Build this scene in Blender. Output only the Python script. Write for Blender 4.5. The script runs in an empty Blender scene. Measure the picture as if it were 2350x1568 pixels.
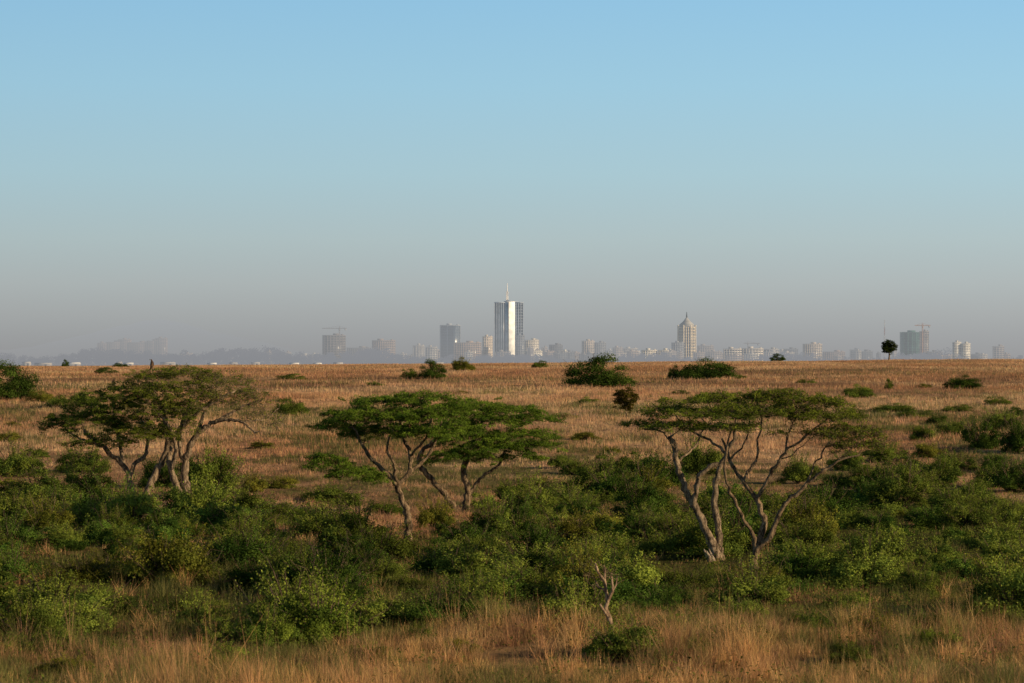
import bpy, math, random
import numpy as np
from mathutils import Vector
SEED=7
rng=np.random.default_rng(SEED); random.seed(SEED)
F=6528.0; CX=1175.0; HY=828.0; H=10.0
scene=bpy.context.scene
col=scene.collection

# ---------------------------------------------------------------- noise / terrain
_lat=np.random.default_rng(3).random((256,256))
def vnoise(x,y):
    x=np.asarray(x,float); y=np.asarray(y,float)
    xi=np.floor(x).astype(int); yi=np.floor(y).astype(int)
    fx=x-xi; fy=y-yi; fx=fx*fx*(3-2*fx); fy=fy*fy*(3-2*fy)
    a=_lat[xi%256,yi%256]; b=_lat[(xi+1)%256,yi%256]; c=_lat[xi%256,(yi+1)%256]; d=_lat[(xi+1)%256,(yi+1)%256]
    return (a*(1-fx)+b*fx)*(1-fy)+(c*(1-fx)+d*fx)*fy
def fbm(x,y,o=3):
    s=0;a=.5;t=0
    for i in range(o):
        s=s+a*vnoise(x*2**i+17*i,y*2**i+31*i); t+=a; a*=.5
    return s/t
TD=[-200,-20,0,30,60,88,125,158,200,290,420,620,900,1200,2000,5000,9000,40000]
TZ=[9,8.6,8.0,4.5,1.5,0,0,0,0,2.3,5.2,7.55,9.0,8.8,6.6,1,-2,-2]
def terr(x,d):
    x=np.asarray(x,float); d=np.asarray(d,float)
    z=np.interp(d,TD,TZ)
    up=np.clip((d-300)/600,0,1); dn=1-np.clip((d-1200)/1300,0,1)
    z=z+1.2*np.clip(x/162,-1.4,1.4)*up*dn
    am=np.clip((d-60)/60,0,1)*(1-np.clip((d-1000)/500,0,1))
    z=z+(fbm(x/25+5,d/35+9,2)-.5)*.7*am+(fbm(x/6,d/7,2)-.5)*.25*am
    return z
_ds=np.concatenate([np.linspace(70,400,900),np.linspace(401,1300,900)])
def ground_at(px,py):
    x=(px-CX)/F*_ds; ray=H-(py-HY)/F*_ds
    t=terr(x,_ds); k=np.where(t>=ray)[0]
    i=k[0] if len(k) else int(np.argmax((t-ray)/_ds))
    return float(x[i]),float(_ds[i]),float(t[i])
def to_px(x,d):
    return CX+x/d*F, HY+(H-terr(x,d))/d*F

# ---------------------------------------------------------------- mesh helpers
def np_mesh(name,V,faces,colr=None,mats=(),matidx=None,smooth=False):
    if not isinstance(faces,list): faces=[faces]
    faces=[f for f in faces if len(f)]
    me=bpy.data.meshes.new(name)
    V=np.asarray(V,np.float32)
    me.vertices.add(len(V)); me.vertices.foreach_set("co",V.ravel())
    li=np.concatenate([f.ravel() for f in faces]).astype(np.int32)
    tot=np.concatenate([np.full(len(f),f.shape[1]) for f in faces])
    st=np.concatenate([[0],np.cumsum(tot)[:-1]]).astype(np.int32)
    me.loops.add(len(li)); me.loops.foreach_set("vertex_index",li)
    me.polygons.add(len(tot)); me.polygons.foreach_set("loop_start",st)
    if matidx is not None: me.polygons.foreach_set("material_index",np.asarray(matidx,np.int32))
    me.update(calc_edges=True)
    if smooth: me.polygons.foreach_set("use_smooth",np.ones(len(tot),bool))
    if colr is not None:
        a=me.color_attributes.new("Col",'FLOAT_COLOR','POINT')
        c=np.ones((len(V),4),np.float32); c[:,:3]=colr
        a.data.foreach_set("color",c.ravel())
    for m in mats: me.materials.append(m)
    return me
def add(name,me,loc=(0,0,0),parent=None,**kw):
    o=bpy.data.objects.new(name,me); col.objects.link(o); o.location=loc
    if parent is not None: o.parent=parent
    for k,v in kw.items(): o[k]=v
    return o
def norm(v): return v/np.maximum(np.linalg.norm(v,axis=-1,keepdims=True),1e-9)
def leaves(C,N,size,aspect=.5,r=rng):
    n=len(C); N=norm(N+r.normal(0,.55,(n,3)))
    t=norm(np.cross(N,r.normal(0,1,(n,3)))); b=np.cross(N,t)
    s=np.asarray(size).reshape(-1,1)*np.ones((n,1))
    t=t*s; b=b*s*aspect
    V=np.stack([C-t,C-b*1.0+t*.1,C+t,C+b+t*.1],1).reshape(-1,3)
    Fc=np.arange(n*4).reshape(n,4)
    return V,Fc
def tube(P,R,sides):
    P=np.asarray(P,float); n=len(P)
    T=np.gradient(P,axis=0); T=norm(T)
    u=np.cross(T[0],[0.3,1,0.1]); u/=np.linalg.norm(u)
    V=[];a=np.linspace(0,2*math.pi,sides,endpoint=False)
    for i in range(n):
        u=u-T[i]*np.dot(u,T[i]); u/=np.linalg.norm(u)+1e-9; v=np.cross(T[i],u)
        V.append(P[i]+R[i]*(np.cos(a)[:,None]*u+np.sin(a)[:,None]*v))
    V=np.concatenate(V)
    i=np.arange(n-1)[:,None]*sides; j=np.arange(sides)[None,:]; j2=(j+1)%sides
    Fc=np.stack([i+j,i+j2,i+sides+j2,i+sides+j],-1).reshape(-1,4)
    return V,Fc
def box_arrays(boxes):
    V=[];Fs=[]
    q=np.array([[0,3,2,1],[4,5,6,7],[0,1,5,4],[1,2,6,5],[2,3,7,6],[3,0,4,7]])
    for k,(x0,x1,y0,y1,z0,z1) in enumerate(boxes):
        V+=[(x0,y0,z0),(x1,y0,z0),(x1,y1,z0),(x0,y1,z0),(x0,y0,z1),(x1,y0,z1),(x1,y1,z1),(x0,y1,z1)]
        Fs.append(q+8*k)
    return np.array(V,float),np.concatenate(Fs)

# ---------------------------------------------------------------- materials
def newmat(name):
    m=bpy.data.materials.new(name); m.use_nodes=True; nt=m.node_tree; nt.nodes.clear()
    return m,nt,nt.nodes.new('ShaderNodeOutputMaterial')
def leafmat(name,trans=.3,bright=1.0,nscale=1.2,use_obj=False,lo=.42,hi=1.5):
    m,nt,out=newmat(name); N=nt.nodes; L=nt.links
    at=N.new('ShaderNodeAttribute'); at.attribute_name="Col"
    geo=N.new('ShaderNodeNewGeometry')
    no=N.new('ShaderNodeTexNoise'); no.inputs['Scale'].default_value=nscale; no.inputs['Detail'].default_value=2
    L.new(geo.outputs['Position'],no.inputs['Vector'])
    mr=N.new('ShaderNodeMapRange'); mr.inputs[1].default_value=.3; mr.inputs[2].default_value=.7
    mr.inputs[3].default_value=lo*bright; mr.inputs[4].default_value=hi*bright
    L.new(no.outputs['Fac'],mr.inputs[0])
    vm=N.new('ShaderNodeVectorMath'); vm.operation='SCALE'
    L.new(at.outputs['Color'],vm.inputs[0]); L.new(mr.outputs[0],vm.inputs['Scale'])
    c=vm.outputs[0]
    if use_obj:
        oi=N.new('ShaderNodeObjectInfo'); v2=N.new('ShaderNodeVectorMath'); v2.operation='MULTIPLY'
        L.new(c,v2.inputs[0]); L.new(oi.outputs['Color'],v2.inputs[1]); c=v2.outputs[0]
    d=N.new('ShaderNodeBsdfDiffuse'); t=N.new('ShaderNodeBsdfTranslucent'); mx=N.new('ShaderNodeMixShader')
    mx.inputs[0].default_value=trans
    L.new(c,d.inputs[0]); L.new(c,t.inputs[0]); L.new(d.outputs[0],mx.inputs[1]); L.new(t.outputs[0],mx.inputs[2])
    L.new(mx.outputs[0],out.inputs[0]); return m
M_leaf=leafmat("bush_foliage",.2,1.1,.7,True)  # random leaf tone; its dark end paints deeper shade between bushes
M_acacia=leafmat("acacia_foliage",.32,1.12,1.3,True,.6,1.3)
M_grass=leafmat("dry_grass",.3,1.0,.22,False,.78,1.18)
def barkmat(name,c1,c2,sc=6):
    m,nt,out=newmat(name); N=nt.nodes; L=nt.links
    tc=N.new('ShaderNodeTexCoord'); mp=N.new('ShaderNodeMapping'); mp.inputs['Scale'].default_value=(1,1,.3)
    no=N.new('ShaderNodeTexNoise'); no.inputs['Scale'].default_value=sc; no.inputs['Detail'].default_value=6; no.inputs['Roughness'].default_value=.75
    L.new(tc.outputs['Object'],mp.inputs[0]); L.new(mp.outputs[0],no.inputs['Vector'])
    cr=N.new('ShaderNodeValToRGB'); cr.color_ramp.elements[0].position=.42; cr.color_ramp.elements[1].position=.62
    cr.color_ramp.elements[0].color=(*c1,1); cr.color_ramp.elements[1].color=(*c2,1)
    L.new(no.outputs['Fac'],cr.inputs[0])
    b=N.new('ShaderNodeBsdfPrincipled'); b.inputs['Roughness'].default_value=.95; b.inputs['Specular IOR Level'].default_value=.1
    bp=N.new('ShaderNodeBump'); bp.inputs['Strength'].default_value=1; bp.inputs['Distance'].default_value=.2
    L.new(no.outputs['Fac'],bp.inputs['Height']); L.new(bp.outputs[0],b.inputs['Normal'])
    L.new(cr.outputs[0],b.inputs['Base Color']); L.new(b.outputs[0],out.inputs[0]); return m
M_bark=barkmat("acacia_bark",(.055,.036,.022),(.38,.26,.15))
M_pale=barkmat("pale_bark",(.08,.055,.035),(.46,.33,.205))
M_twig=barkmat("twig_bark",(.06,.04,.025),(.2,.14,.09))

HZ=(0.295,0.298,0.306)  # horizon haze colour, painted into distant materials as emission
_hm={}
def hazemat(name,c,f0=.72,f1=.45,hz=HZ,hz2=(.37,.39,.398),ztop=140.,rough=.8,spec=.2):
    """surface colour with smog painted in as emission, thicker and darker near the ground"""
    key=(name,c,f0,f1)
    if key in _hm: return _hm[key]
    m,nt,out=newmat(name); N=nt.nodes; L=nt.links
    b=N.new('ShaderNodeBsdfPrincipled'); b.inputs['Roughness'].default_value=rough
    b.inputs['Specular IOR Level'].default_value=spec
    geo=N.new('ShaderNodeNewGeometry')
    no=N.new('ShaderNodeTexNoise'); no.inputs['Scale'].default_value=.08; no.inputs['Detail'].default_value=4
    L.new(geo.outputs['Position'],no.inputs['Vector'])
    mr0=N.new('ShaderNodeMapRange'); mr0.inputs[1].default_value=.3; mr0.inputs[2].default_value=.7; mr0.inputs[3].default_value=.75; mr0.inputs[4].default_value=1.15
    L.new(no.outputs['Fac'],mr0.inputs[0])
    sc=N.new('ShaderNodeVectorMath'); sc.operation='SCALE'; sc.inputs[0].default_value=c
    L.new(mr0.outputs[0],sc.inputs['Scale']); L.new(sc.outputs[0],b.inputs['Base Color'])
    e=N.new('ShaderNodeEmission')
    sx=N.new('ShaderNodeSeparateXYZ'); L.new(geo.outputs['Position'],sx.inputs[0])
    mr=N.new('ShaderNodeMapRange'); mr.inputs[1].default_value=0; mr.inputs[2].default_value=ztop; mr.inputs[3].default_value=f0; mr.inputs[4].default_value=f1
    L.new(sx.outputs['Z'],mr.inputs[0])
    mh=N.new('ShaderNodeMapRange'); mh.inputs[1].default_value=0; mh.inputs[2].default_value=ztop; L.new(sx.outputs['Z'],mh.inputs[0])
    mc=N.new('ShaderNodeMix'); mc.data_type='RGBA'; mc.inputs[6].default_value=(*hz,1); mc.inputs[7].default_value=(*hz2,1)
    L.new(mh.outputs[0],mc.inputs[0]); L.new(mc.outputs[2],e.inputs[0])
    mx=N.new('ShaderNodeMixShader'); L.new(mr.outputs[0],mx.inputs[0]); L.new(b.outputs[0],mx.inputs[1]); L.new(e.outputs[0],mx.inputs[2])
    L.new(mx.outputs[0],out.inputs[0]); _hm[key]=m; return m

# ---------------------------------------------------------------- vegetation zones (ground colours)
TOPX=[-400,0,250,450,550,700,900,1000,1150,1250,1350,1500,1700,1900,2100,2200,2350,2800]
TOPY=[1150,1155,1175,1180,1200,1225,1262,1225,1190,1150,1115,1120,1150,1130,1120,1160,1180,1180]
BOTX=[-400,0,300,520,650,820,880,1200,1300,1500,1900,2000,2350,2800]
BOTY=[1500,1500,1480,1460,1490,1480,1440,1415,1430,1430,1435,1420,1440,1440]
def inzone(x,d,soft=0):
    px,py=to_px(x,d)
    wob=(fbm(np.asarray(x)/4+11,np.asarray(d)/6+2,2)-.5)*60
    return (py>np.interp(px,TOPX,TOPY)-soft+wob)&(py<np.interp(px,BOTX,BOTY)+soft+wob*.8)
def lerp(a,b,t): return a*(1-t[:,None])+b*t[:,None]
def gcol(x,d,rnd=None):
    x=np.asarray(x,float);d=np.asarray(d,float)
    n1=fbm(x/18+3,d/40,2); n2=fbm(x/4+50,d/6+8,3); n3=fbm(x/40+9,d/45+70,2)
    straw=np.array([.71,.445,.235]); red=np.array([.57,.30,.15]); dk=np.array([.26,.14,.08]); gr=np.array([.13,.148,.04])
    c=lerp(straw*np.ones((len(x),3)),red,np.clip((n1-.3)*2.4,0,1))
    c=lerp(c,dk,np.clip((fbm(x/16+31,d/30+77,3)-.5)*3.6,0,.6)*np.clip((d-250)/100,0,1)*(1-.55*np.clip((d-600)/250,0,1)))
    mid=np.exp(-((d-220)/55)**2)
    c=lerp(c,dk*1.25,np.clip(mid*.75+ (n2-.62)*1.5*(d<330),0,.82))
    near=np.clip((170-d)/40,0,1)
    c=lerp(c,np.array([.62,.37,.14])*np.ones((len(x),3)),near*.7)
    c=lerp(c,dk,near*np.clip((fbm(x/1.8+5,d/3,2)-.5)*2.5,0,.6))
    g=np.clip((n2-.38)*3.5,0,1)*near*.7
    g=g+np.clip((n3*.5+n2*.5-.48)*6,0,1)*.72*(1-near)*np.clip((700-d)/260,.2,1)
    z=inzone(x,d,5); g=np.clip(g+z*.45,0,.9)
    px,py=to_px(x,d)
    g=np.clip(g+.55*np.clip((px-1750)/350,0,1)*np.clip((py-890)/90,0,1)*(n2>.42)*(1-near),0,.9)
    if rnd is not None: g=(rnd<g)*.85
    return lerp(c,gr,g)

# ---------------------------------------------------------------- ground
rows=np.concatenate([np.linspace(-200,60,14),np.geomspace(63,1300,420),np.geomspace(1400,42000,50)])
cols=np.linspace(-1,1,221)
D,U=np.meshgrid(rows,cols,indexing='ij')
X=U*(30+np.abs(D)*.42); Z=terr(X,D)
gc=gcol(X.ravel(),D.ravel())
gc=gc*np.where(inzone(X.ravel(),D.ravel(),0),.35,.6)[:,None]  # shade beneath the grass put into the ground colour, deeper in the bush zone
nr,nc=D.shape
i=np.arange(nr-1)[:,None]*nc; j=np.arange(nc-1)[None,:]
Fc=np.stack([i+j,i+j+1,i+nc+j+1,i+nc+j],-1).reshape(-1,4)
m,nt,out=newmat("savanna_ground"); N=nt.nodes; L=nt.links
at=N.new('ShaderNodeAttribute'); at.attribute_name="Col"
geo=N.new('ShaderNodeNewGeometry')
mp=N.new('ShaderNodeMapping'); mp.inputs['Scale'].default_value=(1,.5,1); L.new(geo.outputs['Position'],mp.inputs[0])
no=N.new('ShaderNodeTexNoise'); no.inputs['Scale'].default_value=.9; no.inputs['Detail'].default_value=8; no.inputs['Roughness'].default_value=.7
L.new(mp.outputs[0],no.inputs['Vector'])
mr=N.new('ShaderNodeMapRange'); mr.inputs[1].default_value=.3; mr.inputs[2].default_value=.7; mr.inputs[3].default_value=.5; mr.inputs[4].default_value=1.4
L.new(no.outputs['Fac'],mr.inputs[0])
vm=N.new('ShaderNodeVectorMath'); vm.operation='SCALE'; L.new(at.outputs['Color'],vm.inputs[0]); L.new(mr.outputs[0],vm.inputs['Scale'])
d_=N.new('ShaderNodeBsdfDiffuse'); L.new(vm.outputs[0],d_.inputs[0])
bp=N.new('ShaderNodeBump'); bp.inputs['Strength'].default_value=.6; bp.inputs['Distance'].default_value=.4
L.new(no.outputs['Fac'],bp.inputs['Height']); L.new(bp.outputs[0],d_.inputs['Normal'])
e=N.new('ShaderNodeEmission'); e.inputs[0].default_value=(*HZ,1)  # distance haze painted over the far ground as a glow
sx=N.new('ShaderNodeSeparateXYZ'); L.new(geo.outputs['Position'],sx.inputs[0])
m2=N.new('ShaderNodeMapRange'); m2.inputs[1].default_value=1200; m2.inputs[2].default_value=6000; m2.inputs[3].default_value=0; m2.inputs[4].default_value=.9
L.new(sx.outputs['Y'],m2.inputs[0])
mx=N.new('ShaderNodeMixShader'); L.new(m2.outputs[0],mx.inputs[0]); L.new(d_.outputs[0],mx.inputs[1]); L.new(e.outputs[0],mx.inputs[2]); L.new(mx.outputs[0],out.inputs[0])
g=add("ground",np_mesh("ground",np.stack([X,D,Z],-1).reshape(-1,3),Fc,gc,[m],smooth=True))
g["kind"]="structure"; g["label"]="dry savanna plain rolling up to a low grassy ridge"; g["category"]="ground"

# ---------------------------------------------------------------- grass
SAP=ground_at(1400,1470)
def tufts(d0,d1,n,B,w,h,spread,seed,lean=.28,clump=1.):
    r=np.random.default_rng(seed)
    d=np.sqrt(r.random(n)*(d1**2-d0**2)+d0**2); x=(r.random(n)*2-1)*(.21*d+2)
    cl=fbm(x/1.6+7,d/2.0+1,3); keep=r.random(n)<np.clip((cl-.36)*4*clump,.05,1); x=x[keep];d=d[keep]
    z_=inzone(x,d,-15); keep=~z_|(r.random(len(x))<.28)
    keep&=~((np.abs(x-SAP[0])<1.3)&(d<SAP[1]+1)&(d>SAP[1]-9)&(r.random(len(x))<.75))
    x=x[keep]; d=d[keep]; n=len(x)
    c=gcol(x,d,r.random(n))*r.uniform(.6,1.25,(n,1))
    c=np.clip(c*(1+r.normal(0,.06,(n,3))),0,.85)
    hh=h*r.uniform(.45,1.3,n)*(.3+1.4*fbm(x/5+90,d/7,2))
    hh=hh*(1-.5*np.exp(-((d-215)/40)**2))*(1-.35*np.clip((d-700)/200,0,1))
    x=np.repeat(x,B)+r.normal(0,spread,n*B); d=np.repeat(d,B)+r.normal(0,spread,n*B); z=terr(x,d)-.03
    hb=np.repeat(hh,B)*r.uniform(.55,1.15,n*B)
    a=r.random(n*B)*2*math.pi; ww=w*r.uniform(.6,1.3,n*B)*.5
    la=r.random(n*B)*2*math.pi; ln=hb*np.abs(r.normal(0,lean,n*B))
    b=np.stack([x,d,z],-1); wv=np.stack([np.cos(a)*ww,np.sin(a)*ww,0*a],-1)
    tip=b+np.stack([np.cos(la)*ln-.05*hb,np.sin(la)*ln,hb],-1)
    V=np.stack([b-wv,b+wv,tip],1).reshape(-1,3)
    cb=np.repeat(c,B,0); C=np.stack([cb*.8,cb*.8,cb*1.1],1).reshape(-1,3)
    return V,C
GV=[];GC=[]
for a in [(72,135,56000,8,.022,.46,.12,1,.4),(135,225,60000,7,.034,.5,.16,2,.35),(225,430,115000,6,.05,.5,.3,3),(430,1050,140000,5,.09,.55,.7,4),
          (76,130,5600,34,.024,.85,.15,5,.6),(130,240,4800,26,.034,.8,.2,8,.5),(80,112,700,5,.018,1.6,.12,9,.25),(240,420,4500,14,.06,.85,.4,10,.45),(420,1000,2500,5,.09,.9,.5,6)]:
    v,c=tufts(*a); GV.append(v); GC.append(c)
V=np.concatenate(GV); C=np.concatenate(GC)
o=add("dry_grass",np_mesh("dry_grass",V,np.arange(len(V)).reshape(-1,3),C,[M_grass]))
o["kind"]="stuff"; o["label"]="tall sun-bleached dry savanna grass covering the plain"; o["category"]="grass"

# ---------------------------------------------------------------- bushes
GA=np.array([.05,.075,.015]); GB=np.array([.165,.188,.031])
def bush_mesh(k,nl=26,per=430,size=.034,hgt=.85,tw=44,wood=True,leafn=75):
    r=np.random.default_rng(100+k)
    th=r.random(nl)*2*math.pi; rr=np.sqrt(r.random(nl))*.8; zz=r.random(nl)*hgt*(1-.75*rr**2)*.8+.05
    zz*=(.5+.9*r.random(nl))
    ctr=np.stack([np.cos(th)*rr,np.sin(th)*rr,zz],-1); R=r.uniform(.10,.33,nl)
    Cn=[];Nn=[];Cc=[];Sz=[]
    for q in range(nl):
        mq=int(per*(R[q]/.26)**2); dv=norm(r.normal(0,1,(mq,3))); dv[:,2]=np.abs(dv[:,2])*.9-.25*(r.random(mq)<.35)
        rad=R[q]*r.uniform(.5,1.15,(mq,1)) ; ln=r.random(mq)<(.20 if tw>20 else .08); rad[ln]*=r.uniform(1.1,1.6 if tw>20 else 1.25,(ln.sum(),1))
        Cn.append(ctr[q]+dv*rad*np.array([1,1,.85])); Nn.append(dv+np.array([0,0,.3]))
        base=lerp(np.tile(GA,(mq,1)),GB,np.clip(r.random(mq)*.4+r.random()*.9-.2,0,1))
        Cc.append(base*r.uniform(.7,1.25,(mq,1))); Sz.append(r.uniform(.6,1.2,mq)*size)
    tv=[];tf=[];off=0
    for q in range(tw):
        th=r.random()*2*math.pi; el=r.uniform(.25,1.4)
        dv=np.array([math.cos(th)*math.cos(el),math.sin(th)*math.cos(el),math.sin(el)])
        l=r.uniform(.75,1.2 if tw>20 else 1.0)*(1 if el<.9 else hgt*(1.12 if tw>20 else .95)); P=[np.zeros(3)+dv*l*t+np.array([0,0,.12*t*t])+r.normal(0,.02,3) for t in (0.02,.35,.7,1)]
        if wood:
            v,f=tube(P,[.02,.014,.009,.004],3); tv.append(v); tf.append(f+off); off+=len(v)
            if q%4==0:
                P2=[P[2],P[2]+(P[3]-P[2])*1.0+r.normal(0,.06,3),P[3]+(P[3]-P[2])*.5+r.normal(0,.08,3)]
                v,f=tube(P2,[.008,.006,.003],3); tv.append(v); tf.append(f+off); off+=len(v)
        mq=leafn if (q%4 or tw<20) else leafn//5; t=r.uniform(.6,1.03,mq)[:,None]; p=dv*l*t+np.array([0,0,.12])*t*t+r.normal(0,.04,(mq,3))
        Cn.append(p); Nn.append(r.normal(0,1,(mq,3))+[0,0,.5]); Cc.append(np.tile(GB,(mq,1))*r.uniform(.6,1.2,(mq,1))); Sz.append(r.uniform(.5,1.,mq)*size)
    Cn=np.concatenate(Cn);Nn=np.concatenate(Nn);Cc=np.concatenate(Cc);Sz=np.concatenate(Sz)
    k_=Cn[:,2]>-.05; Cn=Cn[k_];Nn=Nn[k_];Cc=Cc[k_];Sz=Sz[k_]
    LV,LF=leaves(Cn,Nn,Sz,.55,r)
    if not wood: return LV,LF,np.repeat(Cc,4,0)
    tv=np.concatenate(tv);tf=np.concatenate(tf)
    Vv=np.concatenate([LV,tv]); Fa=np.concatenate([LF,tf+len(LV)])
    cc=np.concatenate([np.repeat(Cc,4,0),np.tile([.2,.15,.1],(len(tv),1))])
    mi=np.concatenate([np.zeros(len(LF)),np.ones(len(tf))])
    return np_mesh("bush",Vv,Fa,cc,[M_leaf,M_twig],mi),float(np.percentile(Cn[:,2],97.5)),float(np.percentile(np.abs(Cn[:,0]),97))
BM=[bush_mesh(k,hgt=h,nl=32,per=620,size=.028,leafn=80,tw=42) for k,h in enumerate([.85,.7,1.0,.6,.9,.75,1.1,.8,.65,.95])]
BFAR=[bush_mesh(40+k,nl=52,per=380,size=.024,hgt=h,tw=9) for k,h in enumerate([.85,.7,.95])]
def bush(x,y,z,rx,rz,tint,label,group=None,ms=BM,fit=False):
    k=random.randrange(len(ms)); me,hz_,wz_=ms[k]; o=add("bush",me,(x,y,z-.05))
    if fit: rz=rz/hz_; rx=rx/wz_
    o.scale=(rx,rx*random.uniform(.85,1.1),rz); o.rotation_euler=(0,0,random.uniform(0,6.28))
    o.color=(*tint,1); o["label"]=label; o["category"]="bush"
    if group: o["group"]=group
    return o
G1=(.98,1.05,.92);DK=(.46,.6,.55);LT=(1.2,1.3,1);BR=(1.25,1.0,.85)
sc=[(20,918,125,78,DK),(150,840,16,15,DK),(243,858,50,14,DK),(275,843,35,9,DK),(670,872,70,13,G1),(940,870,35,22,G1),(993,870,66,40,DK),
(1060,852,48,26,BR),(1240,845,34,16,G1),(1372,888,152,66,DK),(1547,871,26,30,DK),(1625,870,125,38,DK),
(1785,829,36,16,DK),(1970,912,60,24,G1),(2040,895,20,24,G1),(2208,893,78,26,DK),(665,955,76,38,G1),(2245,1030,85,62,DK),(2338,1040,75,66,DK),
(2320,1130,110,66,DK),(180,935,110,34,G1),(95,925,60,26,BR),(40,1095,110,62,G1),(195,1085,110,60,G1),(480,1145,150,95,G1),(190,1150,130,80,G1),(100,1160,140,80,G1),
(2120,1010,70,30,G1),(2150,1110,120,55,G1),(1830,1110,90,60,G1),(1600,1090,110,70,G1),(1200,1165,110,65,LT),(1500,1120,120,70,DK),(1380,1130,140,80,G1),
(740,1475,240,125,LT),(620,1490,120,80,LT),(1430,1512,190,78,G1),(2000,1460,120,50,BR),(760,1155,130,35,G1),(1345,930,60,16,G1),
(1325,1395,130,120,BR),(1250,1180,90,40,G1),(880,1185,90,30,G1),(1000,1215,70,60,BR),(1130,1235,130,80,G1),
(2060,1130,130,60,G1),(2220,1170,130,60,G1),(1950,1080,90,40,G1),(300,940,50,30,BR),(580,1130,60,40,BR),(640,1120,70,25,BR),(1700,935,50,15,BR),
(2100,960,80,18,G1),(2290,930,60,18,G1),(1920,1010,70,22,BR),(560,905,50,12,G1),(600,1030,60,16,BR),(850,1010,40,12,BR),(1340,1010,60,18,BR),(20,1015,60,22,BR),
(700,1080,50,16,G1),(1290,1075,60,30,G1),(370,1120,90,60,DK),(450,1425,120,60,G1),(900,1430,110,50,G1),(1050,1500,90,30,BR),(250,1500,80,30,G1),(680,1555,60,30,LT),(1850,1440,100,40,G1),
(2250,1420,120,50,BR),(1150,1440,90,40,BR),(560,1190,110,60,G1),(640,1200,100,45,G1),(720,1215,120,50,LT),(800,1235,110,50,G1),(130,1490,100,45,G1),(30,1500,90,40,G1),
(1700,870,30,8,G1),(1440,880,40,10,G1),(2040,1060,110,40,G1),(2200,1080,90,40,G1),(2130,1050,70,30,BR),(1400,1040,40,14,BR),(1450,1090,80,50,G1),(30,980,40,12,BR),(80,1050,60,20,G1),
(1850,880,40,9,G1),(2120,890,36,9,BR),(750,980,50,12,BR),(1300,960,50,12,G1),(2050,945,90,16,G1),(2200,945,70,16,G1),(1950,950,60,14,G1),
(520,1520,110,40,LT),(350,1545,90,35,G1),(150,1550,110,40,BR),(850,1520,100,40,G1),(960,1470,80,35,LT),(1600,1500,90,35,G1),(1720,1470,90,40,BR),(1950,1520,110,40,G1),(2150,1490,110,45,LT),(1560,1450,100,40,LT),
(2300,990,90,40,G1),(2180,1000,70,30,G1),(2080,1090,90,40,DK),(2270,1120,80,40,G1),(1250,1120,60,24,BR),(1320,1090,60,30,G1),
(2150,975,50,26,DK),(2330,955,40,20,DK),(2280,1085,60,40,DK),(1060,905,40,8,BR),(860,885,40,8,G1),(1560,905,44,9,G1),(1800,900,50,10,BR),(420,1230,90,40,LT)]
for (px,py,w,h,t) in sc:
    x,d,z=ground_at(px,py); s=d/F; far=d>330
    lab="rounded dark green bush standing alone in the dry grass" if t is DK else ("low brownish half-dry shrub in the dry grass" if t is BR else ("sunlit yellow-green bush beside the dry grass" if t is LT else "low scrubby green bush in the dry grass"))
    bush(x,d,z,w*s/2,h*s,np.array(t)*random.uniform(.9,1.1),lab,None,BFAR if far or w*s>6 else BM,True)
CLEAR=[(935,1242,1.6,11),(1650,1285,1.7,11),(1732,1352,1.6,9),(1400,1475,2.,9),(1060,1178,1.8,12),(300,1155,1.6,12),(335,1160,1.6,12),(420,1156,2.0,14)]
CLR=[(*ground_at(a,b)[:2],w,l) for a,b,w,l in CLEAR]
pts=[];tries=0
r=np.random.default_rng(11)
while len(pts)<345 and tries<60000:
    tries+=1
    d=math.sqrt(r.random()*(255**2-90**2)+90**2); x=(r.random()*2-1)*(.19*d+3)
    iz=bool(inzone(x,d))
    if not iz and not (bool(inzone(x,d,45)) and r.random()<.12): continue
    if vnoise(x/3.5+3,d/5+40)<.15: continue
    R=r.uniform(.7,2.35)*(.8+.45*vnoise(x/9,d/9))*(1 if iz else .55)
    if any(abs(x/d*dd-cx)<w*.5+R*.75 and dd-l<d<dd+.5 for cx,dd,w,l in CLR):
        R=min(R,.55)
        if r.random()<.6: continue
    if all((x-a)**2+(d-b)**2>(.57*(R+c))**2 for a,b,c in pts): pts.append((x,d,R))
pts.sort(key=lambda p:-(p[2]/p[1])*(1 if abs(p[0])<.185*p[1] else .2))
nobj=294-len(sc)
low=[bush_mesh(70+k,nl=24,per=170,size=.05,hgt=h,tw=24,wood=False,leafn=20) for k,h in enumerate([.8,.95,.65,.85])]
LVs=[];LFs=[];LCs=[];off=0
for n_,(x,d,R) in enumerate(pts):
    v=fbm(x/8+60,d/8,2); t=r.uniform(.65,1.35); dry=r.random()
    tint=np.array([1.05,1.08,.95])*min(t*(.5+1.15*v),1.45)
    if dry<.08: tint=tint*np.array([1.18,.97,.9])
    elif dry<.40: tint=tint*np.array([.46,.62,.62])
    rz=R*r.uniform(.6,1.1)
    if n_<nobj: bush(x,d,float(terr(x,d)),R,rz,tint,"leafy green thornbush in the dense thicket around the acacias","bushes of the valley thicket")
    else:
        v_,f_,c_=low[n_%4]; a=r.random()*6.28; M=np.array([[math.cos(a),-math.sin(a),0],[math.sin(a),math.cos(a),0],[0,0,1]])
        LVs.append((v_*[R,R,rz])@M.T+[x,d,float(terr(x,d))-.05]); LFs.append(f_+off); LCs.append(c_*tint); off+=len(v_)
if LVs:
    o=add("thicket",np_mesh("thicket",np.concatenate(LVs),np.concatenate(LFs),np.concatenate(LCs),[M_leaf])); o["kind"]="stuff"; o["label"]="small scrubby thornbushes filling gaps of the thicket"; o["category"]="thicket"
r=np.random.default_rng(21); n=330000
d=np.sqrt(r.random(n)*(240**2-80**2)+80**2); x=(r.random(n)*2-1)*(.2*d+2)
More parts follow.
